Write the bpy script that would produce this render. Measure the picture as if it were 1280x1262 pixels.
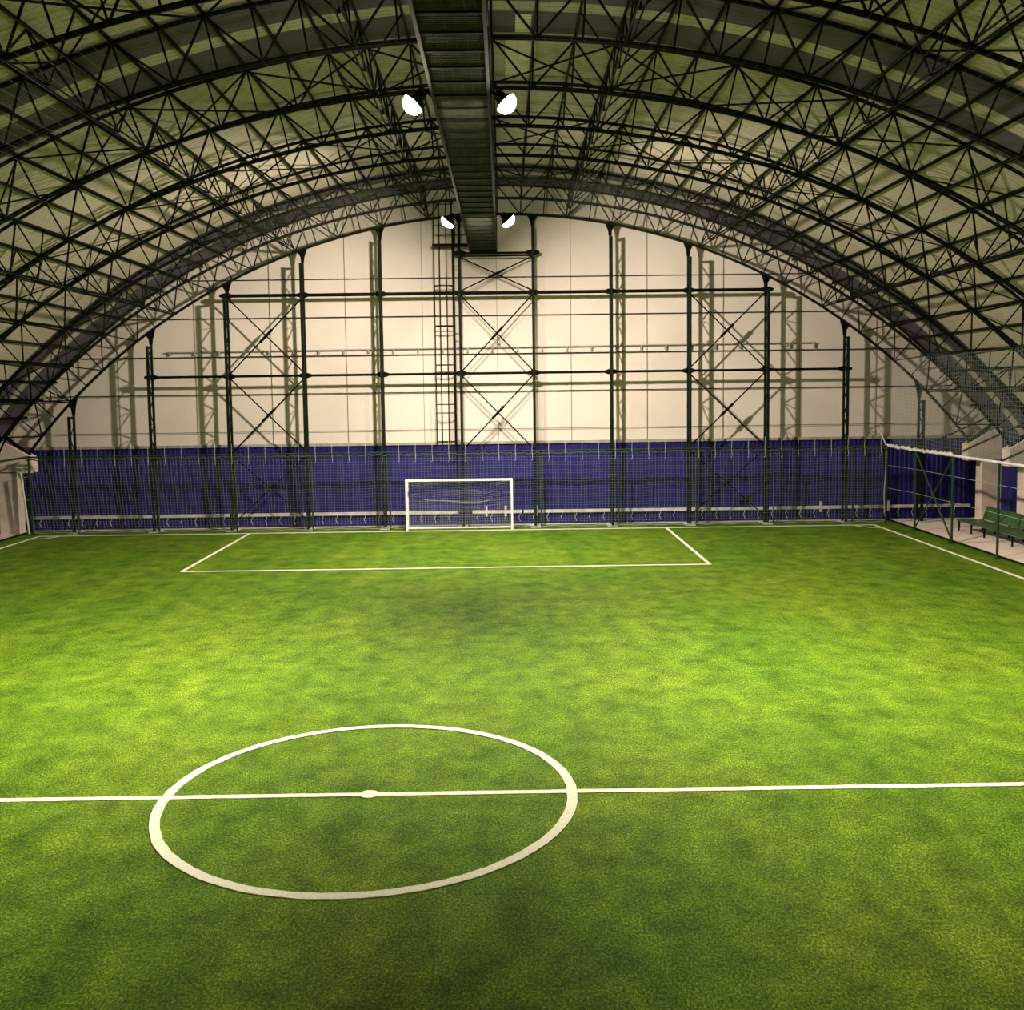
import bpy, bmesh, math, random
from math import sin, cos, pi, radians, sqrt
from mathutils import Vector, Matrix
random.seed(7)
for o in list(bpy.data.objects): bpy.data.objects.remove(o)
SC = bpy.context.scene
COL = SC.collection

# ---------------------------------------------------------------- camera
F, PX, PY = 1249.48, 638.57, 584.41
YAW, PITCH, ROLL = .0061, .0763, -.013
cam = bpy.data.cameras.new('camera'); camo = bpy.data.objects.new('camera', cam); COL.objects.link(camo)
cam.sensor_fit = 'HORIZONTAL'; cam.sensor_width = 36; cam.lens = F/1280*36
cam.shift_x = (640-PX)/1280; cam.shift_y = -(631-PY)/1280
cam.clip_start = .1; cam.clip_end = 300
fwd = Vector((sin(YAW)*cos(PITCH), cos(YAW)*cos(PITCH), -sin(PITCH)))
r0 = Vector((cos(YAW), -sin(YAW), 0)); u0 = r0.cross(fwd)
rr = cos(ROLL)*r0 + sin(ROLL)*u0; uu = -sin(ROLL)*r0 + cos(ROLL)*u0
m = Matrix((rr, uu, -fwd)).transposed().to_4x4(); m.translation = (2.1823, 0, 6.5924)
camo.matrix_world = m
SC.camera = camo

# ---------------------------------------------------------------- world, exposure
W = bpy.data.worlds.new('world'); SC.world = W; W.use_nodes = True
W.node_tree.nodes['Background'].inputs[0].default_value = (.03, .035, .05, 1)
W.node_tree.nodes['Background'].inputs[1].default_value = 1.0
SC.view_settings.view_transform = 'Standard'; SC.view_settings.look = 'None'
SC.view_settings.gamma = 1; SC.view_settings.use_curve_mapping = False
SC.view_settings.exposure = 0.15
LAMP_W = 3000
LAMP_COL = (1.0, .86, .71)

# ---------------------------------------------------------------- dimensions
CX, CZ = 1.99, -14.05          # axis of the arched roof
RI, RO, RM = 29.11, 30.46, 30.60
ND = 4.34                      # degrees between truss nodes
AE = 52.08                     # springing angle
RIBS = [16.7+4*i for i in range(9)]
YW = 49.6                      # gable wall
XL, XR = -22.4, 26.4           # side walls
def P(a, R, y):                # point on the arch, a in degrees
    t = radians(a); return Vector((CX+R*sin(t), y, CZ+R*cos(t)))

# ---------------------------------------------------------------- materials
def mat(name, col, rough=.6, metal=0, spec=.25):
    M = bpy.data.materials.new(name); M.use_nodes = True
    b = M.node_tree.nodes['Principled BSDF']
    b.inputs['Base Color'].default_value = (*col, 1); b.inputs['Roughness'].default_value = rough
    b.inputs['Metallic'].default_value = metal; b.inputs['Specular IOR Level'].default_value = spec
    return M
def noisy(M, c1, c2, scale, bump=0, detail=6, stretch=(1,1,1), lo=.35, hi=.65, bs=None):
    nt = M.node_tree; N = nt.nodes; L = nt.links; b = N['Principled BSDF']
    tc = N.new('ShaderNodeTexCoord'); mp = N.new('ShaderNodeMapping'); mp.inputs['Scale'].default_value = stretch
    n = N.new('ShaderNodeTexNoise'); n.inputs['Scale'].default_value = scale; n.inputs['Detail'].default_value = detail
    r = N.new('ShaderNodeValToRGB'); r.color_ramp.elements[0].position = lo; r.color_ramp.elements[1].position = hi
    r.color_ramp.elements[0].color = (*c1, 1); r.color_ramp.elements[1].color = (*c2, 1)
    L.new(tc.outputs['Object'], mp.inputs[0]); L.new(mp.outputs[0], n.inputs['Vector']); L.new(n.outputs['Fac'], r.inputs[0]); L.new(r.outputs[0], b.inputs['Base Color'])
    if bump:
        bn = N.new('ShaderNodeBump'); bn.inputs['Strength'].default_value = bump; bn.inputs['Distance'].default_value = .02
        n2 = N.new('ShaderNodeTexNoise'); n2.inputs['Scale'].default_value = bs or scale*6; n2.inputs['Detail'].default_value = 4
        L.new(mp.outputs[0], n2.inputs['Vector']); L.new(n2.outputs['Fac'], bn.inputs['Height']); L.new(bn.outputs[0], b.inputs['Normal'])
    return M
STEEL = noisy(mat('black_steel', (.012,.012,.009), .6, spec=.04), (.0025,.0025,.002), (.006,.006,.0045), 3)
STEELG = noisy(mat('dark_green_steel', (.02,.03,.018), .6, spec=.05), (.004,.007,.004), (.010,.017,.010), 3)
GRATE = noisy(mat('grating_steel', (.07,.07,.05), .6, spec=.1), (.05,.055,.04), (.09,.09,.065), 2)
GREEN = noisy(mat('green_paint', (.03,.085,.04), .4), (.009,.028,.012), (.018,.05,.022), 4)
BENCHG = noisy(mat('bench_green', (.04,.13,.04), .35), (.04,.085,.03), (.07,.14,.045), 5)
WHITE = noisy(mat('white_paint', (.8,.8,.78), .35), (.72,.72,.7), (.85,.85,.83), 6)
RAILW = noisy(mat('rail_white', (.62,.6,.62), .5), (.5,.48,.5), (.7,.68,.7), 3)
ROPE = noisy(mat('rope', (.6,.62,.5), .9), (.5,.52,.42), (.7,.7,.6), 20)
NETM = mat('net_cord', (.24,.29,.24), .9)
NETD = mat('net_cord_dark', (.06,.07,.05), .9)
NETW = mat('goal_cord', (.55,.55,.55), .9)
BLUE = noisy(mat('blue_sheet', (.018,.015,.15), .5), (.010,.009,.105), (.017,.014,.15), 1.2)
MEMB = noisy(mat('roof_membrane', (.6,.54,.42), .7), (.38,.345,.27), (.44,.395,.305), .5, detail=3)
MEMD = noisy(mat('roof_membrane_dark', (.10,.09,.12), .7), (.07,.058,.078), (.09,.074,.10), .6, detail=3)
WALLM = noisy(mat('gable_membrane', (.72,.66,.60), .65), (.62,.555,.505), (.70,.62,.56), .35, bump=.12, detail=4, bs=1.2)
CONC = noisy(mat('concrete', (.55,.47,.40), .85), (.62,.53,.44), (.78,.67,.56), 1.8, bump=.2)
CONCF = noisy(mat('concrete_floor', (.62,.52,.46), .8), (.70,.60,.52), (.84,.72,.63), .9, bump=.1)
PALE = mat('pale_patch', (.75,.66,.52), .7)
TEAL = mat('teal_patch', (.25,.42,.42), .7)
GREYT = noisy(mat('grey_trim', (.3,.28,.26), .6), (.25,.24,.22), (.36,.33,.3), 3)
LINE = noisy(mat('line_white', (.86,.87,.74), .85), (.62,.66,.44), (.82,.80,.70), 40, bump=.6)
GREYP = mat('grey_tubing', (.3,.28,.25), .5)

def grass_mat():
    M = bpy.data.materials.new('turf'); M.use_nodes = True
    nt = M.node_tree; N = nt.nodes; L = nt.links; b = N['Principled BSDF']
    b.inputs['Roughness'].default_value = .55; b.inputs['Specular IOR Level'].default_value = .06
    tc = N.new('ShaderNodeTexCoord')
    def noise(sc, st=(1,1,1), det=5, rough=.6):
        mp = N.new('ShaderNodeMapping'); mp.inputs['Scale'].default_value = st
        n = N.new('ShaderNodeTexNoise'); n.inputs['Scale'].default_value = sc; n.inputs['Detail'].default_value = det; n.inputs['Roughness'].default_value = rough
        L.new(tc.outputs['Object'], mp.inputs[0]); L.new(mp.outputs[0], n.inputs['Vector']); return n
    def ramp(src, stops):
        r = N.new('ShaderNodeValToRGB'); e = r.color_ramp.elements
        e[0].position, e[1].position = stops[0][0], stops[-1][0]
        e[0].color, e[1].color = (*stops[0][1],1), (*stops[-1][1],1)
        for p, c in stops[1:-1]: q = e.new(p); q.color = (*c,1)
        L.new(src.outputs['Fac'], r.inputs[0]); return r
    def mix(kind, a, c, f):
        x = N.new('ShaderNodeMixRGB'); x.blend_type = kind; x.inputs[0].default_value = f
        L.new(a.outputs[0], x.inputs[1]); L.new(c.outputs[0], x.inputs[2]); return x
    fine = ramp(noise(30, (1,.6,1), det=6, rough=.9), [(.36,(.006,.030,.001)), (.5,(.070,.155,.004)), (.62,(.31,.43,.055))])
    mid = ramp(noise(1.5, (1,.8,1), 6, .7), [(.34,(.5,.55,.52)), (.5,(.88,.88,.82)), (.66,(1.35,1.25,1.2))])
    big = ramp(noise(.28, (1,.5,1), 4), [(.35,(.78,.9,.8)), (.65,(1.15,1.05,1.05))])
    strip = ramp(noise(.9, (1,.06,1), 3), [(.35,(.85,.9,.85)), (.65,(1.1,1.08,1.1))])
    wear = ramp(noise(2.6, (1,.7,1), 6, .75), [(.60,(0,0,0)), (.74,(1,1,1))])
    x = mix('MULTIPLY', fine, mid, 1); x = mix('MULTIPLY', x, big, 1); x = mix('MULTIPLY', x, strip, 1)
    w = N.new('ShaderNodeMixRGB'); w.blend_type = 'MIX'; L.new(x.outputs[0], w.inputs[1]); w.inputs[2].default_value = (.075,.10,.03,1)
    mm = N.new('ShaderNodeMath'); mm.operation = 'MULTIPLY'; mm.inputs[1].default_value = .6
    L.new(wear.outputs[0], mm.inputs[0]); L.new(mm.outputs[0], w.inputs[0])
    L.new(w.outputs[0], b.inputs['Base Color'])
    bn = N.new('ShaderNodeBump'); bn.inputs['Strength'].default_value = .9; bn.inputs['Distance'].default_value = .03
    nb = noise(28, det=4, rough=.7); L.new(nb.outputs['Fac'], bn.inputs['Height']); L.new(bn.outputs[0], b.inputs['Normal'])
    return M
TURF = grass_mat()

# ---------------------------------------------------------------- helpers
class MB:
    def __init__(s): s.v = []; s.f = []
    def tube(s, a, b, r, n=6, cap=True):
        a = Vector(a); b = Vector(b); d = (b-a)
        if d.length < 1e-6: return s
        d.normalize(); up = Vector((0,0,1)) if abs(d.z) < .9 else Vector((1,0,0))
        x = d.cross(up).normalized(); y = d.cross(x); k = len(s.v)
        for p in (a, b):
            for i in range(n):
                t = 2*pi*(i+.5)/n; s.v.append(p + x*r*cos(t) + y*r*sin(t))
        for i in range(n): j = (i+1) % n; s.f.append((k+i, k+j, k+n+j, k+n+i))
        if cap: s.f.append(tuple(range(k+n-1, k-1, -1))); s.f.append(tuple(range(k+n, k+2*n)))
        return s
    def path(s, pts, r, n=6):
        pts = [Vector(p) for p in pts]; k = len(s.v)
        for q, p in enumerate(pts):
            d = (pts[min(q+1, len(pts)-1)] - pts[max(q-1, 0)]).normalized()
            up = Vector((0,1,0)) if abs(d.y) < .9 else Vector((0,0,1))
            x = d.cross(up).normalized(); y = d.cross(x)
            for i in range(n):
                t = 2*pi*(i+.5)/n; s.v.append(p + x*r*cos(t) + y*r*sin(t))
        for q in range(len(pts)-1):
            for i in range(n):
                j = (i+1) % n; s.f.append((k+q*n+i, k+q*n+j, k+(q+1)*n+j, k+(q+1)*n+i))
        s.f.append(tuple(range(k+n-1, k-1, -1))); e = k+(len(pts)-1)*n; s.f.append(tuple(range(e, e+n)))
        return s
    def box(s, a, b):
        x0,y0,z0 = a; x1,y1,z1 = b; k = len(s.v)
        s.v += [Vector(p) for p in ((x0,y0,z0),(x1,y0,z0),(x1,y1,z0),(x0,y1,z0),(x0,y0,z1),(x1,y0,z1),(x1,y1,z1),(x0,y1,z1))]
        s.f += [tuple(k+i for i in q) for q in ((3,2,1,0),(4,5,6,7),(0,1,5,4),(1,2,6,5),(2,3,7,6),(3,0,4,7))]
        return s
    def bar(s, a, b, w, h, up=(0,0,1)):   # rectangular bar
        a = Vector(a); b = Vector(b); d = (b-a).normalized(); up = Vector(up)
        if abs(d.dot(up)) > .95: up = Vector((0,1,0))
        x = d.cross(up).normalized()*w/2; y = x.cross(d).normalized()*h/2; k = len(s.v)
        for p in (a, b): s.v += [p-x-y, p+x-y, p+x+y, p-x+y]
        s.f += [tuple(k+i for i in q) for q in ((3,2,1,0),(4,5,6,7),(0,1,5,4),(1,2,6,5),(2,3,7,6),(3,0,4,7))]
        return s
    def prism(s, poly, a, b, axis='y'):   # poly in the plane across axis
        k = len(s.v); n = len(poly)
        for t in (a, b):
            for (u, w) in poly:
                s.v.append(Vector((u, t, w)) if axis == 'y' else Vector((t, u, w)) if axis == 'x' else Vector((u, w, t)))
        s.f.append(tuple(range(k, k+n))); s.f.append(tuple(range(k+2*n-1, k+n-1, -1)))
        for i in range(n): j = (i+1) % n; s.f.append((k+j, k+i, k+n+i, k+n+j))
        return s
    def cord(s, a, b, r):                 # three sided thin cord, no caps
        return s.tube(a, b, r, 3, False)
    def build(s, name, mtl, parent=None, origin=None, smooth=False):
        o = Vector(origin) if origin is not None else Vector((0,0,0))
        me = bpy.data.meshes.new(name); me.from_pydata([tuple(v-o) for v in s.v], [], s.f)
        mtls = mtl if isinstance(mtl, list) else [mtl]
        for q in mtls: me.materials.append(q)
        bm = bmesh.new(); bm.from_mesh(me); bmesh.ops.recalc_face_normals(bm, faces=bm.faces); bm.to_mesh(me); bm.free()
        if smooth:
            for p in me.polygons: p.use_smooth = True
        ob = bpy.data.objects.new(name, me); COL.objects.link(ob)
        if parent is not None:
            ob.parent = parent; ob.location = o - parent.location
        else: ob.location = o
        return ob
def tag(o, label, cat, group=None, kind=None):
    if label: o['label'] = label
    if cat: o['category'] = cat
    if group: o['group'] = group
    if kind: o['kind'] = kind
    return o
def struct(o, label=None, cat='structure'):
    o['kind'] = 'structure'
    if label: o['label'] = label
    o['category'] = cat
    return o
def empty(name, loc, label, cat, group=None):
    o = bpy.data.objects.new(name, None); COL.objects.link(o); o.location = loc; o.empty_display_size = .2
    return tag(o, label, cat, group)
ROD = {}
def rod_mesh(mtl, n=6):
    key = (mtl.name, n)
    if key not in ROD:
        mb = MB().tube((0,0,0), (0,0,1), 1, n); o = mb.build('rod_source', mtl); me = o.data; bpy.data.objects.remove(o); ROD[key] = me
    return ROD[key]
def rod(name, a, b, r, mtl, parent, n=6):     # one strut as its own object
    a = Vector(a); b = Vector(b); d = b-a
    o = bpy.data.objects.new(name, rod_mesh(mtl, n)); COL.objects.link(o); o.parent = parent
    o.rotation_mode = 'QUATERNION'; o.rotation_quaternion = d.to_track_quat('Z', 'Y')
    o.location = a - (parent.location if parent else Vector()); o.scale = (r, r, d.length)
    return o
def ordw(n):
    if n <= 20: return ORD[n-1]
    tens = {2:'twenty',3:'thirty',4:'forty',5:'fifty',6:'sixty',7:'seventy'}; t_, u_ = divmod(n, 10)
    return tens[t_][:-1]+'ieth' if u_ == 0 else tens[t_]+'-'+ORD[u_-1]
ORD = ['first','second','third','fourth','fifth','sixth','seventh','eighth','ninth','tenth','eleventh','twelfth','thirteenth','fourteenth','fifteenth','sixteenth','seventeenth','eighteenth','nineteenth','twentieth',
       'twenty-first','twenty-second','twenty-third','twenty-fourth','twenty-fifth']

# ================================================================ STRUCTURE
def arc_sheet(y0, y1, R, name, mtl, a0=-53.6, a1=53.6, n=96, th=.02):
    mb = MB()
    for RR in (R, R+th):
        for i in range(n+1):
            a = a0+(a1-a0)*i/n
            mb.v += [P(a, RR, y0), P(a, RR, y1)]
    h = 2*(n+1)
    for i in range(n):
        mb.f.append((2*i, 2*i+1, 2*i+3, 2*i+2)); mb.f.append((h+2*i, h+2*i+2, h+2*i+3, h+2*i+1))
        for e in (0, 1): mb.f.append((2*i+e, 2*i+2+e, h+2*i+2+e, h+2*i+e))
    mb.f.append((0,1,h+1,h)); mb.f.append((2*n, 2*n+1, h+2*n+1, h+2*n))
    return mb.build(name, mtl)
bands = [(-16, 4.8, MEMB), (4.8, 6.4, MEMD), (6.4, 7.0, MEMB), (7.0, 8.6, MEMD), (8.6, 24.8, MEMB), (24.8, 26.4, MEMD), (26.4, 27.05, MEMB), (27.05, 28.65, MEMD),
         (28.65, 44.7, MEMB), (44.7, 46.35, MEMD), (46.35, 47.0, MEMB), (47.0, 49.1, MEMD), (49.1, YW+.1, MEMB)]
for i, (a, b, mm_) in enumerate(bands):
    o = arc_sheet(a, b, RM, 'ceiling' if i == 0 else 'ceiling_%d' % (i+1), mm_)
    struct(o, 'dark strip of the arched roof membrane' if mm_ is MEMD else 'pale green-grey arched roof membrane', 'ceiling')

def gable(y0, y1, name, mtl, zb):
    n = 80; amax = math.degrees(math.acos((zb-CZ)/(RM+.02)))
    poly = [(P(-amax+2*amax*i/n, RM+.02, 0).x, P(-amax+2*amax*i/n, RM+.02, 0).z) for i in range(n+1)]
    return MB().prism(poly, y0, y1).build(name, mtl)
struct(gable(YW, YW+.06, 'wall_back', WALLM, 4.12), 'white fabric gable wall behind the steel columns', 'wall')
struct(gable(-16.1, -16, 'wall_front', WALLM, 0.2), None, 'wall')
# corrugated blue sheet walls
def corr(length):
    pts = []; u = 0
    while u < length:
        pts += [(u, 0), (u+.10, 0), (u+.13, -.03), (u+.20, -.03), (u+.23, 0)]; u += .23
    return [(min(p[0], length), p[1]) for p in pts if p[0] <= length] + [(length, 0)]
def corr_wall(name, o, d, nrm, length, z0, z1):
    pr = corr(length); mb = MB(); n = len(pr)
    for z in (z0, z1):
        for off in (0, .05):
            for (u, w) in pr: mb.v.append(Vector(o) + Vector(d)*u + Vector(nrm)*(-w) * (1 if off == 0 else 0) - Vector(nrm)*off + Vector((0,0,z)))
    for i in range(n-1):
        mb.f.append((i, i+1, 2*n+i+1, 2*n+i)); mb.f.append((n+i, 3*n+i, 3*n+i+1, n+i+1))
        mb.f.append((i, n+i, n+i+1, i+1)); mb.f.append((2*n+i, 2*n+i+1, 3*n+i+1, 3*n+i))
    return mb.build(name, BLUE)
struct(corr_wall('wall_back_lower', (XL, YW, 0), (1,0,0), (0,-1,0), XR-XL, 0, 4.0), 'blue corrugated sheet wall under the white gable', 'wall')
struct(corr_wall('wall_right', (XR, -16, 0), (0,1,0), (-1,0,0), YW+16, 0, 4.15), 'blue corrugated side wall between the concrete pillars', 'wall')
struct(corr_wall('wall_left', (XL, -16, 0), (0,1,0), (1,0,0), YW+16, 0, 4.15), 'blue corrugated side wall between the concrete pillars', 'wall')
struct(MB().box((XL, YW-.10, 4.0), (XR, YW+.05, 4.13)).build('trim_1', GREYT), 'grey flashing along the top of the blue wall', 'trim')
# floors
struct(MB().box((XL-.2, -16, -.30), (XR+.2, YW+.1, -.02)).build('floor', CONCF), 'pale concrete floor slab beside and behind the turf', 'floor')
g = MB(); g.box((-21.05, -15.9, -.019), (21.05, 49.05, 0.0)); g = g.build('grass', TURF)
tag(g, 'bright green artificial turf pitch covering the hall floor', 'grass', kind='stuff')
struct(MB().box((21.05, 10, -.02), (21.13, 49.05, .07)).build('trim_2', STEELG), 'dark kerb along the right edge of the turf', 'trim')
struct(MB().box((-21.13, 10, -.02), (-21.05, 49.05, .07)).build('trim_3', STEELG), 'dark kerb along the left edge of the turf', 'trim')

# ================================================================ PITCH LINES
def stripe(name, pts, w, label, cat='pitch line', closed=False, group=None):
    mb = MB(); n = len(pts); h = {'centre_circle': .016, 'goal_line': .014, 'touchline': .0125, 'penalty_area_front_line': .011, 'corner_arc': .009}.get(name, .010)
    for i, p in enumerate(pts):
        p = Vector((p[0], p[1], 0.001))
        a = Vector((*pts[(i-1) % n if closed else max(i-1, 0)], 0)); b = Vector((*pts[(i+1) % n if closed else min(i+1, n-1)], 0))
        d = (b-a).normalized(); s = Vector((-d.y, d.x, 0))
        w1 = w/2*(1+random.uniform(-.09, .09)); w2 = w/2*(1+random.uniform(-.09, .09))
        mb.v += [p+s*w1, p+s*w1+Vector((0,0,h)), p-s*w2+Vector((0,0,h)), p-s*w2]
    m_ = n if closed else n-1
    for i in range(m_):
        j = (i+1) % n
        for q in range(4): r = (q+1) % 4; mb.f.append((4*i+q, 4*j+q, 4*j+r, 4*i+r))
    if not closed: mb.f.append((0,1,2,3)); mb.f.append(tuple(4*(n-1)+q for q in (3,2,1,0)))
    return tag(mb.build(name, LINE), label, cat, group)
def seg(a, b, st=.25):
    L_ = math.dist(a, b); n = max(2, int(L_/st)); return [(a[0]+(b[0]-a[0])*i/n, a[1]+(b[1]-a[1])*i/n) for i in range(n+1)]
YG, YM, RC, XC = 47.29, 16.0, 3.34, -.12
stripe('halfway_line', seg((-20, YM-.0), (20, YM+.04)), .14, 'white halfway line running straight across the turf through the circle')
stripe('goal_line', seg((-20, YG), (19.8, YG)), .14, 'white goal line across the turf in front of the net')
stripe('touchline', seg((-20, 6), (-20, YG)), .14, 'white touchline, only its far end showing at the left edge of the turf')
stripe('touchline', seg((19.8, 6), (19.8, YG)), .14, 'white touchline on the turf beside the concrete strip with the bench')
stripe('penalty_area_side_line', seg((-10, YG-10.1), (-10, YG)), .13, 'white penalty area side line, the one left of the goal')
stripe('penalty_area_side_line', seg((9.85, YG-10.1), (9.85, YG)), .13, 'white penalty area side line, the one right of the goal')
stripe('penalty_area_front_line', seg((-10, YG-10.13), (9.85, YG-10.1)), .14, 'white penalty area line facing midfield, parallel to the goal line')
stripe('centre_circle', [(XC+RC*cos(2*pi*i/150), YM+.02+RC*sin(2*pi*i/150)) for i in range(150)], .165, 'white centre circle painted on the turf', closed=True)
stripe('corner_arc', [(-20+.95*cos(t*pi/24), YG-.95*sin(t*pi/24)) for t in range(13)], .09, 'short white corner arc at the pitch corner by the left pillar')
stripe('corner_arc', [(19.8-.95*cos(t*pi/24), YG-.95*sin(t*pi/24)) for t in range(13)], .09, 'short white corner arc at the pitch corner near the bench')
def spot(name, x, y, r, label):
    mb = MB().prism([(x+r*cos(2*pi*i/20)*random.uniform(.93,1.05), y+r*sin(2*pi*i/20)*random.uniform(.93,1.05)) for i in range(20)], 0, .016, 'z')
    tag(mb.build(name, LINE), label, 'pitch mark')
spot('centre_spot', XC, YM+.02, .16, 'white centre spot on the halfway line inside the circle')
spot('penalty_spot', -.38, YG-10.0, .14, 'small white penalty spot touching the penalty area front line')

# ================================================================ ROOF TRUSSES
NA = 12
for k, y in enumerate(reversed(RIBS)):
    lab = 'black arched roof truss ' + (
        'at the white gable, resting on the gable columns' if k == 0 else
        '%s out from the one at the white gable' % ORD[k-1])
    t = empty('roof_truss', (CX, y, 3.9), lab, 'roof truss', 'arched roof trusses')
    MB().path([P(-AE+2*AE*i/96, RI, y) for i in range(97)], .066, 8).build('inner_chord', STEEL, t, smooth=True)
    MB().path([P(-AE+2*AE*i/96, RO, y) for i in range(97)], .055, 8).build('outer_chord', STEEL, t, smooth=True)
    for i in range(-NA, NA):
        ai = (i+.5)*ND
        rod('diagonal_brace', P(ai, RI, y), P(i*ND, RO, y), .033, STEEL, t)
        rod('diagonal_brace', P(ai, RI, y), P((i+1)*ND, RO, y), .033, STEEL, t)
        rod('web_post', P(ai, RI, y), P(ai, RO, y), .028, STEEL, t)
        if i > -NA: rod('web_post', P(i*ND, RI, y), P(i*ND, RO, y), .028, STEEL, t)
    # foot shoes resting on the pillars
    for sgn in (-1, 1):
        MB().bar(P(sgn*AE, RI-.12, y), P(sgn*AE, RO+.1, y), .22, .12).build('foot_plate', STEEL, t)

Y0, Y1 = RIBS[0], RIBS[-1]
LONG = [-45.57, -32.55, -19.53, -6.51, 6.51, 19.53, 32.55, 45.57]
for a in LONG:
    side = 'left' if a < 0 else 'right'
    k = [6.51, 19.53, 32.55, 45.57].index(abs(a))
    t = empty('ridge_truss' if 0 else 'longitudinal_truss', P(a, RI, Y0), 'slim black truss running along the roof, %s from the catwalk on its %s' % (ORD[k], side), 'roof truss', 'trusses along the roof')
    mb = MB()
    for da in (-.14, .14): mb.tube(P(a+da, RI+.06, Y0), P(a+da, RI+.06, Y1), .026, 6)
    mb.build('bottom_chord', STEEL, t)
    for y in RIBS[:-1]:
        ym = y+2
        for da in (-2.17, 0, 2.17): rod('fan_strut', P(a, RI+.06, ym), P(a+da, RO+.04, ym), .026, STEEL, t)
        rod('diagonal_strut', P(a, RI+.06, y), P(a, RO, ym), .03, STEEL, t)
        rod('diagonal_strut', P(a, RI+.06, y+4), P(a, RO, ym), .03, STEEL, t)
# purlins on the membrane
for i in range(-23, 24):
    a = i*ND/2
    s = P(a, RO+.075, Y0); e = P(a, RO+.075, YW-.02)
    up = (P(a, 1, 0)-P(a, 0, 0))
    mb = MB().bar(s, e, .06, .10, up)
    lab = 'thin dark purlin under the roof membrane, on the ridge above the catwalk' if i == 0 else 'thin dark purlin under the roof membrane, %s from the ridge on the %s side' % (ORD[abs(i)-1], 'left' if i < 0 else 'right')
    tag(mb.build('roof_purlin', STEEL, origin=s), lab, 'purlin', 'purlins under the roof membrane')
# crossed braces between trusses
bays = [20.7, 28.7, 36.7, 44.7]
bname = {20.7: 'before the near dark strip', 28.7: 'beyond the near dark strip', 36.7: 'midway to the gable', 44.7: 'under the far dark strip'}
for y in bays:
    for i in range(-7, 7):
        a0, a1 = i*6.51, (i+1)*6.51
        n = i if i >= 0 else -i-1; side = 'right' if i >= 0 else 'left'
        t = empty('roof_cross_brace', P((a0+a1)/2, RO-.05, y+2), 'X of roof rods, %s %s of the ridge, %s' % (ORD[n], side, bname[y]), 'roof brace', 'crossed roof braces')
        rod('brace_rod', P(a0, RO-.07, y), P(a1, RO-.07, y+4), .03, STEEL, t)
        rod('brace_rod', P(a1, RO-.02, y), P(a0, RO-.02, y+4), .03, STEEL, t)
# patches on the membrane next to the catwalk
def patch(name, a0, a1, y0, y1, mtl, label):
    o = arc_sheet(y0, y1, RM-.012, name, mtl, a0, a1, 6, .008); tag(o, label, 'patch')
patch('membrane_patch', .7, 2.3, 28.9, 32.6, PALE, 'pale patch on the roof membrane right of the catwalk, beyond the near dark strip')
patch('membrane_patch', 1.2, 2.0, 27.3, 28.6, PALE, 'small pale patch on the near dark roof strip right of the catwalk')
patch('membrane_patch', -3.9, -1.2, 32.15, 32.35, TEAL, 'narrow teal strip on the roof membrane left of the catwalk')

# ================================================================ PILLARS
for side, s in (('left', -1), ('right', 1)):
    X = (lambda r: -21.45-(r) ) if s < 0 else (lambda r: 25.45+r)
    for k, y in enumerate(reversed([8.7, 12.7]+RIBS)):
        t = empty('concrete_pillar', (X(.45), y, 0), 'concrete pillar %s on the %s side, %s' % ('carrying the end of a roof truss', side,
              'in the corner by the gable wall' if k == 0 else '%s out from the corner pillar' % ORD[k-1]), 'pillar', 'concrete pillars on the %s side' % side)
        a = sorted((X(0), X(.93))); MB().box((a[0], y-.3, -.02), (a[1], y+.36, 3.0)).build('shaft', CONC, t)
        poly = [(X(-.72), 2.95), (X(.93), 2.95), (X(.93), 4.55), (X(.3), 4.3), (X(-.72), 3.72)]
        MB().prism(poly, y-.3, y+.36).build('capital', CONC, t)

# ================================================================ GABLE COLUMNS
cols = [-18.7, -14.82, -11.07, -7.4, -3.66, .14, 3.65, 7.39, 11.15, 14.9, 18.74, 22.42]
YC = 48.7
def zin(x): return CZ+sqrt(RI**2-(x-CX)**2)
for k, x in enumerate(cols):
    zt = zin(x)-.05
    nm = 'latticed black steel gable column, %s from the left' % ORD[k]
    t = empty('gable_column', (x, YC, 0), nm, 'column', 'columns of the gable wall')
    w = .09
    heavy = .12
    ztop = zt - .5 - .12*abs(x-CX)/20
    MB().box((x-.05, YC-.05, 0.03), (x+.05, YC+.05, ztop+.02)).build('rear_chord', STEELG, t)
    MB().box((x-heavy/2, YC-.60, 0.03), (x+heavy/2, YC-.49, ztop-.1)).build('front_chord', STEELG, t)
    MB().box((x-.04, YC-.50, ztop-.22), (x+.04, YC-.04, ztop-.12)).build('top_link', STEELG, t)
    mb = MB(); z = .25; d = 1
    while z+.62 < ztop-.1:
        mb.tube((x, YC-.04 if d > 0 else YC-.52, z), (x, YC-.52 if d > 0 else YC-.04, z+.62), .026, 5)
        if d > 0: mb.tube((x, YC-.04, z), (x, YC-.52, z), .02, 5)
        z += .62; d = -d
    mb.build('lacing', STEELG, t)
    mb = MB(); q = .10
    slope = -(x-CX)/sqrt(RI**2-(x-CX)**2)
    mb.prism([(x-.07, ztop), (x+.07, ztop), (x+.09, ztop+.25), (x+.24, zin(x+.24)-.03), (x-.24, zin(x-.24)-.03), (x-.09, ztop+.25)], YC-.05, YC+.05)
    mb.build('head_bracket', STEEL, t)
    o = MB().box((x-.24, YC-.72, 0), (x+.24, YC+.14, .035)).build('base_plate', RAILW, t); o['label'] = 'pale base plate'

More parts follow.
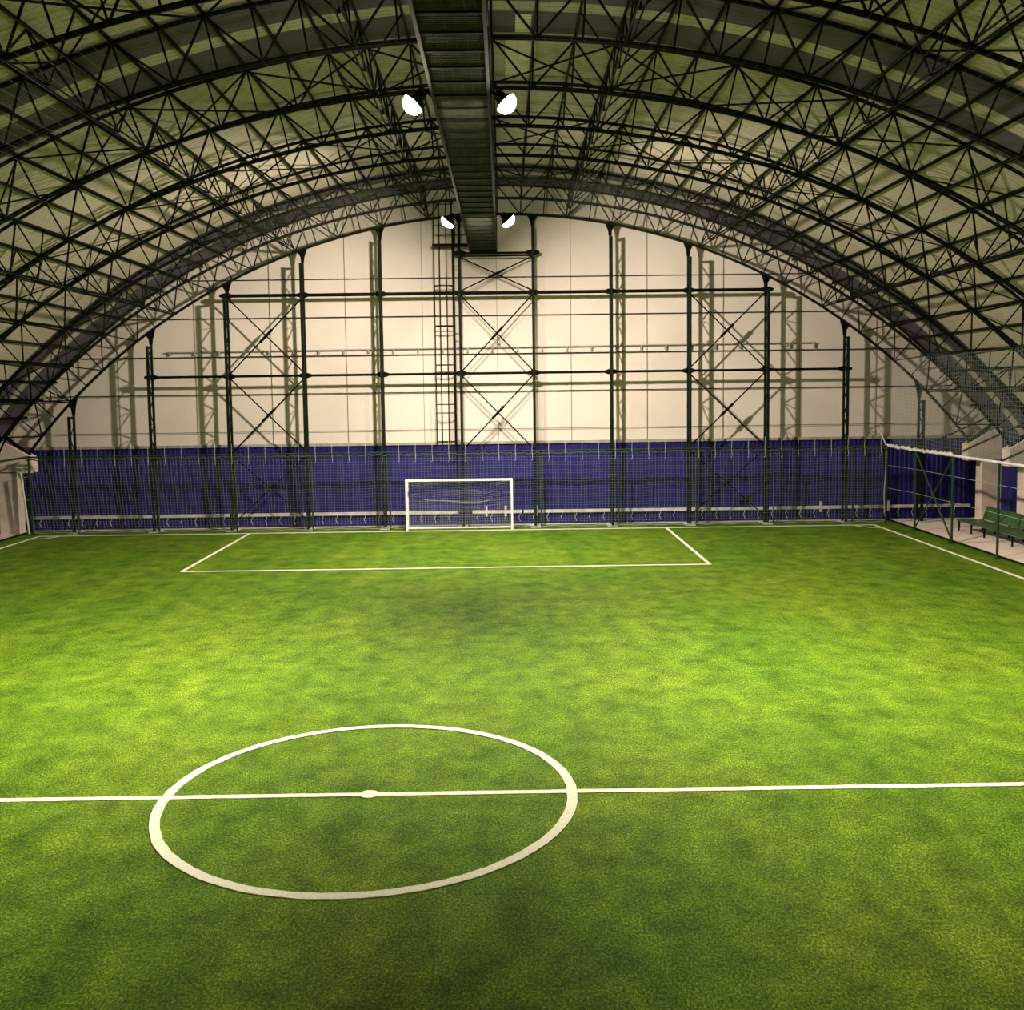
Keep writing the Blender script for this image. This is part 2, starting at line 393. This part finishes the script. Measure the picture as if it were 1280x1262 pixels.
# horizontal beams
def beam(z, x0, x1, r, label):
    t = empty('gable_beam', ((x0+x1)/2, YC-.02, z), label, 'beam')
    MB().tube((x0, YC-.08, z), (x1, YC-.08, z), r, 8).build('beam_tube', STEEL, t)
    for x in cols:
        if x0-.1 <= x <= x1+.1:
            MB().prism([(x-.34, z-.05), (x-.12, z-.13), (x+.12, z-.13), (x+.34, z-.05), (x+.34, z+.05), (x+.12, z+.13), (x-.12, z+.13), (x-.34, z+.05)], YC-.16, YC-.07).build('gusset_plate', STEEL, t)
beam(11.33, cols[2], cols[9], .085, 'upper horizontal steel beam linking the gable columns')
beam(7.48, cols[1], cols[10], .065, 'lower horizontal steel beam linking the gable columns')
beam(13.22, cols[5], cols[6], .055, 'short steel beam under the end of the catwalk')
MB_ = MB().tube((cols[5], YC-.08, 13.08), (cols[6], YC-.08, 13.08), .035, 6)
tag(MB_.build('gable_tie', STEEL), 'thin tie just below the short beam at the catwalk end', 'beam')
# crossed braces of the gable
def xbrace(xa, xb, z0, z1, r, label):
    t = empty('gable_cross_brace', ((xa+xb)/2, YC-.1, (z0+z1)/2), label, 'gable brace', 'crossed braces between gable columns')
    rod('brace_rod', (xa, YC-.12, z0), (xb, YC-.12, z1), r, STEEL, t)
    rod('brace_rod', (xa, YC-.06, z1), (xb, YC-.06, z0), r, STEEL, t)
    c = Vector(((xa+xb)/2, YC-.12, (z0+z1)/2)); d = (Vector((xb, YC-.12, z1))-Vector((xa, YC-.12, z0))).normalized()
    MB().bar(c-d*.42, c+d*.42, .10, .12).build('centre_plate', STEEL, t)
for nm, (i, j) in {'left': (2, 3), 'right': (8, 9)}.items():
    for z0, z1, p in ((7.55, 11.25, 'between the two beams'), (3.75, 7.4, 'above the blue wall'), (.35, 3.65, 'before the blue wall')):
        xbrace(cols[i], cols[j], z0, z1, .036, 'X brace in the %s braced gable bay, %s' % (nm, p))
for z0, z1, p in ((11.42, 13.05, 'at the top under the catwalk'), (7.55, 11.25, 'between the two beams'), (3.75, 7.4, 'just above the blue wall')):
    xbrace(cols[5], cols[6], z0, z1, .036, 'X brace in the bay beside the caged ladder, %s' % p)

# girts and hanging wires on the white wall
for k, z in enumerate((4.75, 6.6, 8.45, 10.32, 12.17)):
    xo = sqrt((RM-.15)**2-(z-CZ)**2)
    o = MB().tube((CX-xo, YW-.09, z), (CX+xo, YW-.09, z), .022 if k else .012, 6).build('wall_girt', STEEL)
    tag(o, 'thin dark horizontal girt on the white gable, %s above the blue wall' % ORD[k], 'girt', 'girts on the white gable')
for k in range(len(cols)-1):
    x = (cols[k]+cols[k+1])/2; z = CZ+sqrt((RM-.15)**2-(x-CX)**2)
    o = MB().tube((x, YW-.05, 4.13), (x, YW-.05, z), .014, 5).build('wall_wire', GREYP)
    tag(o, 'thin vertical wire on the white gable, between the %s and %s columns from the left' % (ORD[k], ORD[k+1]), 'wire', 'vertical wires on the white gable')
t = empty('wall_tubing', (1.6, YW-.12, 8.75), 'long grey conduit with small blocks across the white gable between the two beams', 'tubing')
MB().tube((-14.4, YW-.12, 8.70), (17.6, YW-.12, 8.80), .03, 6).build('long_tube', GREYP, t)  # thin grey tube with small blocks spaced along it
for i in range(27): x = -14.2+i*1.22; MB().box((x-.04, YW-.14, 8.55), (x+.04, YW-.02, 8.72+.003*i)).build('small_block', GREYP, t)

# ================================================================ CAGED LADDER
t = empty('caged_ladder', (-.62, YC, 4), 'tall black caged ladder climbing the gable beside the middle bay up to the catwalk', 'ladder')
for y in (48.5, 48.92): MB().box((-.19, y-.025, 3.3), (-.13, y+.025, 14.9)).build('stile', STEEL, t)
z = 3.5
while z < 14.7: rod('rung', (-.16, 48.5, z), (-.16, 48.92, z), .014, STEEL, t); z += .32
def cage(u): th = pi*u; return (-.62+.47*cos(th), 48.71-.42*sin(th))
hoopz = [4.19, 6.0, 7.9, 9.77, 11.68, 13.53, 15.6]
for z in hoopz:
    mb = MB()
    pts = [(-.16, 48.71)]+[cage(i/14) for i in range(15)]
    mb.path([(p[0], p[1], z) for p in pts], .028, 6); mb.path([(-1.09, 48.71, z), (-1.09, 48.95, z), (-.16, 48.95, z)], .022, 6); mb.build('hoop', STEEL, t)
for xq in (-1.08, -.80, -.48, -.2):
    th = math.acos(max(-1, min(1, (xq+.62)/.47))); yq = 48.71-.42*sin(th)
    rod('cage_bar', (xq, yq, 4.0), (xq, yq, 15.6), .024, STEEL, t)
for z in (4.9, 9.4, 12.6): rod('wall_tie', (-.16, 48.7, z), (.14, 48.7, z), .02, STEEL, t)

# ================================================================ CATWALK
XA, XB, ZF = .66, 1.93, 13.36
YA, YB = 9.0, 48.25
t = empty('catwalk', ((XA+XB)/2, YA, ZF), 'long dark steel catwalk hanging under the ridge down the length of the hall', 'catwalk')
for x, lbl in ((XA, 0), (XB, 1)): MB().box((x-.035, YA, ZF-.10), (x+.035, YB, ZF+.06)).build('side_beam', STEELG, t)
mb = MB(); y = YA
while y < YB: mb.box((XA, y, ZF-.03), (XB, y+.022, ZF+.02)); y += .10
x = XA+.12
while x < XB: mb.box((x-.008, YA, ZF-.02), (x+.008, YB, ZF+.018)); x += .2
mb.build('grating', GRATE, t)
y = YA+.3
while y < YB: MB().box((XA, y, ZF-.07), (XB, y+.05, ZF-.03)).build('cross_bearer', STEELG, t); y += 1.0
MB().box((XA-.02, YB-.04, ZF-.22), (XB+.02, YB, ZF+.06)).build('end_plate', STEEL, t)
for x in (XA-.02, XB+.02):
    for z in (ZF+.55, ZF+1.08): MB().tube((x, YA, z), (x, YB, z), .022, 6).build('handrail', STEELG, t)
    y = YA+.3
    while y < YB: rod('railing_post', (x, y, ZF), (x, y, ZF+1.08), .02, STEEL, t); y += 2.0
for y in RIBS[:-1]:
    for x in (XA-.02, XB+.02): rod('hanger', (x, y, ZF), (x, y, zin(x)), .022, STEEL, t)
rod('support_stub', (1.1, 48.2, ZF-.2), (1.1, 48.6, 13.22), .05, STEEL, t)
t = empty('ladder_platform', (-.2, 48.5, 13.5), 'short dark landing with rails joining the caged ladder to the catwalk end', 'platform')
MB().box((-1.12, 48.02, 13.46), (XA-.05, 48.12, 13.6)).build('platform_edge', STEEL, t)
MB().box((-.12, 48.12, 13.50), (XA-.05, 48.55, 13.54)).build('deck', STEEL, t)
for z in (14.0, 14.45): rod('guard_rail', (-1.0, 48.1, z), (XA-.06, 48.1, z), .02, STEEL, t)
for x in (-.05, .55): rod('guard_post', (x, 48.1, 13.5), (x, 48.1, 14.45), .02, STEEL, t)

# ================================================================ FLOODLIGHTS
def emis(name, col, s):
    M = bpy.data.materials.new(name); M.use_nodes = True; b = M.node_tree.nodes['Principled BSDF']
    b.inputs['Emission Color'].default_value = (*col, 1); b.inputs['Emission Strength'].default_value = s; return M
LENS = emis('lamp_glass', (1, .88, .70), 320)
def flood(x, y, z, d, label, power=1.0, r=.26, spread=164):
    t = empty('floodlight', (x, y, z), label, 'floodlight', 'floodlights beside the catwalk')
    d = Vector(d).normalized(); p = Vector((x, y, z))
    q = d.to_track_quat('Z', 'Y').to_matrix()
    mb = MB(); n = 20; k = 0
    prof = [(.06, -.34), (.12, -.30), (.13, -.16), (r*.8, -.06), (r, .0)]
    for (rad, zz) in prof:
        for i in range(n): mb.v.append(p + q @ Vector((rad*cos(2*pi*i/n), rad*sin(2*pi*i/n), zz)))
    for a in range(len(prof)-1):
        for i in range(n): j = (i+1) % n; mb.f.append((a*n+i, a*n+j, (a+1)*n+j, (a+1)*n+i))
    mb.f.append(tuple(range(n)))
    mb.build('housing', STEEL, t)
    mb = MB(); 
    for e in (0, .5, .8, 1.2):
        for i in range(n): mb.v.append(p + q @ Vector((r*.96*cos(e)*cos(2*pi*i/n), r*.96*cos(e)*sin(2*pi*i/n), -.01+.24*sin(e))))
    for a in range(3):
        for i in range(n): j = (i+1) % n; mb.f.append((a*n+i, a*n+j, (a+1)*n+j, (a+1)*n+i))
    mb.f.append(tuple(range(3*n, 4*n))); o = mb.build('lamp_glass', LENS, t); o['label'] = 'glowing lamp glass'
    side = XA if x < 1.3 else XB
    rod('bracket', p + q @ Vector((0,0,-.25)), (side, y, ZF+.02), .03, STEEL, t)
    L_ = bpy.data.lights.new('flood_lamp', 'AREA'); L_.shape = 'DISK'; L_.size = r*1.8; L_.energy = LAMP_W*power; L_.spread = radians(spread); L_.color = LAMP_COL
    lo = bpy.data.objects.new('flood_lamp', L_); COL.objects.link(lo); lo.parent = t
    lo.rotation_mode = 'QUATERNION'; lo.rotation_quaternion = (-d).to_track_quat('Z', 'Y'); lo.location = d*.25
DL, DR = (-.66, -.12, -.74), (.66, -.12, -.74)
FL, FR = (-.64, .17, -.74), (.64, .17, -.74)
flood(.22, 23.2, 13.1, DL, 'glowing round floodlight left of the catwalk, near the middle of the hall', 1.3, spread=114)
flood(2.32, 23.2, 13.1, DR, 'glowing round floodlight right of the catwalk, near the middle of the hall', 1.3, spread=114)
flood(.16, 38.7, 13.08, FL, 'glowing floodlight left of the catwalk near the gable, by the caged ladder', 1.05, r=.31, spread=170)
flood(2.42, 38.7, 13.08, FR, 'glowing floodlight right of the catwalk near the gable', 1.05, r=.31, spread=170)
flood(.22, -6, 13.1, DL, 'added fill floodlight left of the catwalk line, unseen behind the viewer', .15, spread=140)  # unseen pair added behind the camera as weak fill light
flood(2.32, -6, 13.1, DR, 'added fill floodlight right of the catwalk line, unseen behind the viewer', .15, spread=140)  # right half of the added fill pair, out of view

# ================================================================ GOAL
GY, GW, GH, GD = YG, 2.5, 2.44, .60
t = empty('football_goal', (0, GY, 0), 'white framed football goal standing on the goal line before the blue wall', 'goal')
for sx in (-1, 1):
    MB().box((sx*GW-.05, GY-.06, .012), (sx*GW+.05, GY+.06, GH-.06)).build('goal_post', WHITE, t)
    MB().tube((sx*GW, GY+GD, .03), (sx*GW, GY+GD, GH-.12), .035, 8).build('rear_post', WHITE, t)
    MB().tube((sx*GW, GY+.06, GH-.08), (sx*GW, GY+GD, GH-.12), .03, 8).build('side_bar', WHITE, t)
    MB().tube((sx*GW, GY+.06, .05), (sx*GW, GY+GD, .05), .03, 8).build('ground_side_bar', WHITE, t)
MB().box((-GW-.05, GY-.06, GH-.06), (GW+.05, GY+.06, GH+.04)).build('crossbar', WHITE, t)
MB().tube((-GW, GY+GD, .06), (GW, GY+GD, .06), .05, 8).build('ground_bar', WHITE, t)
mb = MB(); NX, NZ = 42, 20
def gp(i, j):   # sagging back net
    u = i/NX; v = j/NZ
    x = -GW+2*GW*u; sag = .55*sin(pi*u)*(v**2)*(.6+.4*sin(3*pi*u+1))
    return Vector((x, GY+GD-.05-.28*v*v+.06*sin(9*u), .05+(GH-.15)*v - sag*.55))
for j in range(NZ+1):
    for i in range(NX):
        mb.cord(gp(i, j), gp(i+1, j), .0026)
        if i % 1 == 0 and j < NZ: mb.cord(gp(i, j), gp(i, j+1), .0024)
for sx in (-1, 1):
    for j in range(1, NZ): mb.cord((sx*GW, GY+.05, .05+GH*.96*j/NZ), (sx*GW, GY+GD-.1, .05+GH*.94*j/NZ), .004)
    for i in range(1, 5): mb.cord((sx*GW, GY+.12*i, .05), (sx*GW, GY+.12*i, GH-.1), .004)
o = mb.build('goal_net', NETW, t); o['label'] = 'sagging white goal net'
mb = MB(); mb.path([gp(i, 14)+Vector((0,-.06,-.25*sin(pi*i/NX))) for i in range(6, 34)], .007, 5); mb.build('slack_cord', NETW, t)

# ================================================================ BACK NET, RAILS
YN = 47.98
t = empty('back_net', (0, YN, 0), 'fine green-grey ball net hung behind the goal across the whole blue wall', 'net')
mb = MB(); x0n, x1n = -20.9, 20.55; st = .15
def sx_(z, x):   # left end leans with the slack net
    f = max(0, min(1, (-x-10)/11)); return x + f*(-.9*(1-z/3.7)*0 + .55*(z/3.7-1)*-1)
n = int((x1n-x0n)/st)
for i in range(n+1):
    x = x0n+(x1n-x0n)*i/n; bow = .04*sin(i*.7)
    f = max(0, min(1, (-x-6)/14))
    pts = [Vector((x-.10*f*(z)+.02*sin(i*1.3+z), YN+bow*sin(z), z)) for z in (.06, 1.3, 2.5, 3.7)]
    for a, b in zip(pts, pts[1:]): mb.cord(a, b, .0042)
for j in range(29):
    z = .06+3.64*j/28
    for i in range(0, 56):
        xa = x0n+(x1n-x0n)*i/56; xb = x0n+(x1n-x0n)*(i+1)/56
        mb.cord((xa, YN, z+.05*sin(i*1.7)*(z/3.7)*(1-z/3.7)*2), (xb, YN, z+.05*sin((i+1)*1.7)*(z/3.7)*(1-z/3.7)*2), .0036)
mb.build('mesh', NETM, t)
MB().path([(x0n+(x1n-x0n)*i/120, YN, .07+.03*sin(i*1.9)) for i in range(121)], .022, 5).build('bottom_rope', NETM, t)
random.seed(3)
mb = MB().path([(x0n+.15+(x1n-x0n)*i/420, YN-.05, 3.62+random.uniform(-.05,.05)) for i in range(420)], .03, 5); mb.build('gathered_top_edge', NETD, t)
mb = MB().path([(-21.05, YN, 3.0), (-20.98, YN, 2.2), (-20.9, YN, 1.4), (-20.84, YN, .7), (-20.78, YN, .03)], .045, 6)
tag(mb.build('edge_rope', ROPE), 'pale bundled net edge hanging beside the left corner pillar', 'rope')
o = MB().tube((-20.95, YN, 3.73), (20.62, YN, 3.73), .045, 8).build('net_rail', GREEN)
tag(o, 'long green horizontal tube the back net hangs from', 'rail')
# white board rail
def zr(x): return .62
t = empty('board_rail', (2, YW-.15, .62), 'white board rail low along the blue wall behind the net', 'rail')
for a, b in ((-21.4, -.15), (.55, 3.0), (3.1, 25.4)):
    MB().box((a, YW-.16, .55), (b, YW-.10, .70)).build('board', RAILW, t)
for x in (1.25, 2.2, 3.75, 17.9, 21.3): MB().box((x-.05, YW-.20, .40), (x+.05, YW-.14, .92)).build('bracket', RAILW, t)
tie = None
for i in range(66):
    x = -20.9+i*.70
    if -.3 < x < .5: continue
    mb = MB().path([(0, 0, .12), (.02, .01, -.02), (.05*(1 if i%3 else -1), -.01, -.16), (.03, 0, -.38)], .011, 5)
    if tie is None or i % 3 == 0:
        o = mb.build('rail_tie', ROPE); tie = o
    else: o = tie.copy(); COL.objects.link(o)
    o.location = (x, YW-.152, .5)
    tag(o, 'short white cord dangling from the board rail, %s from its left end' % ordw(i+1), 'cord', 'cords under the white board rail')
hk = None
for i in range(50):
    x = -18.9+i*.80
    if hk is None: hk = o = MB().path([(0,0,.42), (.01,-.01,.30), (0,0,-.1), (.02,-.02,-.5), (-.02,.0,-.6)], .007, 5).build('net_tie', ROPE)
    else: o = hk.copy(); COL.objects.link(o)
    o.location = (x, YN-.08, 3.86); 
    tag(o, 'thin pale cord hanging over the green net tube, %s from its left end' % ordw(i+1), 'cord', 'cords along the green tube')
for k, x in enumerate(cols):
    if x > 20: continue
    xx = x+.28
    o = MB().tube((xx, YN+.08, 0), (xx, YN+.08, 3.7), .045, 8).build('net_post', GREEN)
    tag(o, 'green tubular post behind the net, beside the %s gable column from the left' % ORD[k], 'post', 'green posts of the back net')

# ================================================================ SIDE FENCES
def fence(X, s, name):
    ys = [45.4, 41.6, 37.7, 33.8, 29.9, 26.0]
    t = empty('side_fence', (X, 41, 0), 'green tube fence along the turf in front of the %s' % name, 'fence')
    MB().tube((X-s*.35, 47.98, 0), (X-s*.3, 47.98, 3.75), .05, 8).build('corner_post', GREEN, t)
    for y in ys:
        MB().tube((X, y, 0), (X, y, 3.68), .05, 8).build('post', GREEN, t)
        MB().box((X-.12, y-.12, 0), (X+.12, y+.12, .02)).build('foot_plate', GREEN, t)
    MB().path([(X-s*.3, 48.1, 3.75), (X, 45.4, 3.68), (X, 10, 3.62)], .055, 8).build('top_rail', RAILW if s > 0 else GREEN, t)
    for z in (2.8, 1.7): MB().path([(X-s*.3, 48.1, z), (X, 45.4, z), (X, 10, z)], .009, 5).build('cable', NETM, t)
    rod('diagonal_strut', (X, 45.4, 3.6), (X, 41.6, .1), .045, GREEN, t)
    rod('diagonal_strut', (X, 45.4, .1), (X, 41.6, 3.6), .035, GREEN, t)
    for y in ys: rod('roof_strut', (X, y, 3.68), (CX+s*21.85, y-.7, 5.15), .045, STEELG, t)
    return t
fence(20.95, 1, 'concrete strip with the bench')
fence(-20.95, -1, 'left pillars')
random.seed(11)
pts = []
for i in range(60):
    y = 48.1-6.5*i/59; pts.append((20.66+.28*min(1, i/25)+random.uniform(-.04,.04), y, 3.75-.06*min(1,i/25)+random.uniform(-.05,.07)))
tag(MB().path(pts, .06, 6).build('bundled_net', ROPE), 'pale bundled net wound along the top rail from the corner post', 'rope')
tag(MB().path([(20.2, 48.1, 4.6), (20.4, 48.1, 4.3), (20.52, 48.1, 4.0), (20.62, 48.1, 3.75)], .035, 6).build('guy_rope', ROPE), 'short pale rope rising from the corner post of the right fence', 'rope')
tag(MB().path([(20.63, 48.02, 3.7), (20.6, 48.02, 2.6), (20.52, 48.0, 1.5), (20.55, 48.0, .5)], .035, 6).build('corner_rope', NETM), 'rope laced down the corner post of the right fence', 'rope')
# side nets above the rails
def side_net(X, s, nm):
    mb = MB(); zt = zin(X); st = .16; y = 14.
    while y < 48.1:
        mb.cord((X, y, 3.7), (X+s*.0, y+.1*sin(y*3), zt-.1), .0042); y += st
    z = 3.7; k = 0
    while z < zt:
        pts = [(X+.02*sin(j+k), 14+34.1*j/40, z+.05*sin(j*.9+k*.2)) for j in range(41)]
        for a, b in zip(pts, pts[1:]): mb.cord(a, b, .0042)
        z += st; k += 1
    o = mb.build('side_net', NETM); tag(o, 'pale ball net rising from the %s fence rail to the roof trusses' % nm, 'net')
side_net(20.95, 1, 'right'); side_net(-20.95, -1, 'left')
# overhead net under the trusses
mb = MB(); am = math.degrees(math.asin((20.95-CX)/(RI-.15)))
n = 130
for i in range(n+1):
    a = -am+2*am*i/n; mb.cord(P(a, RI-.12, 14), P(a, RI-.12, 48.2), .0025)
for j in range(172):
    y = 14+34.2*j/171
    pts = [P(-am+2*am*i/40, RI-.12, y) for i in range(41)]
    for a, b in zip(pts, pts[1:]): mb.cord(a, b, .0025)
tag(mb.build('overhead_net', NETD), 'very fine ball net stretched under the roof trusses', 'net')

# ================================================================ BENCH
t = empty('spectator_bench', (23.5, 41, 0), 'long green spectator bench with backrest on the concrete strip by the right pillars', 'bench')
yb0, yb1 = 33.5, 45.4
for i in range(3):
    y0 = yb0+(yb1-yb0)*i/3; y1 = yb0+(yb1-yb0)*(i+1)/3-.03
    MB().box((22.86, y0, .42), (23.95, y1, .47)).build('seat_board', BENCHG, t)
    b = MB(); b.prism([(24.0, .5), (24.06, .5), (24.22, 1.08), (24.16, 1.08)], y0+(.0 if i < 2 else .0), y1-.15 if i == 2 else y1, 'y'); b.build('backrest_board', BENCHG, t)
y = yb1-.15; 
while y > yb0:
    MB().box((22.9, y-.03, 0-.02), (22.96, y+.03, .42)).build('leg', STEELG, t)
    MB().box((23.98, y-.03, -.02), (24.04, y+.03, .5)).build('leg', STEELG, t)
    MB().box((22.9, y-.025, .36), (24.04, y+.025, .42)).build('bearer', STEELG, t)
    MB().bar((24.03, y, .45), (24.2, y, 1.05), .05, .05).build('backrest_support', STEELG, t)
    y -= 1.2
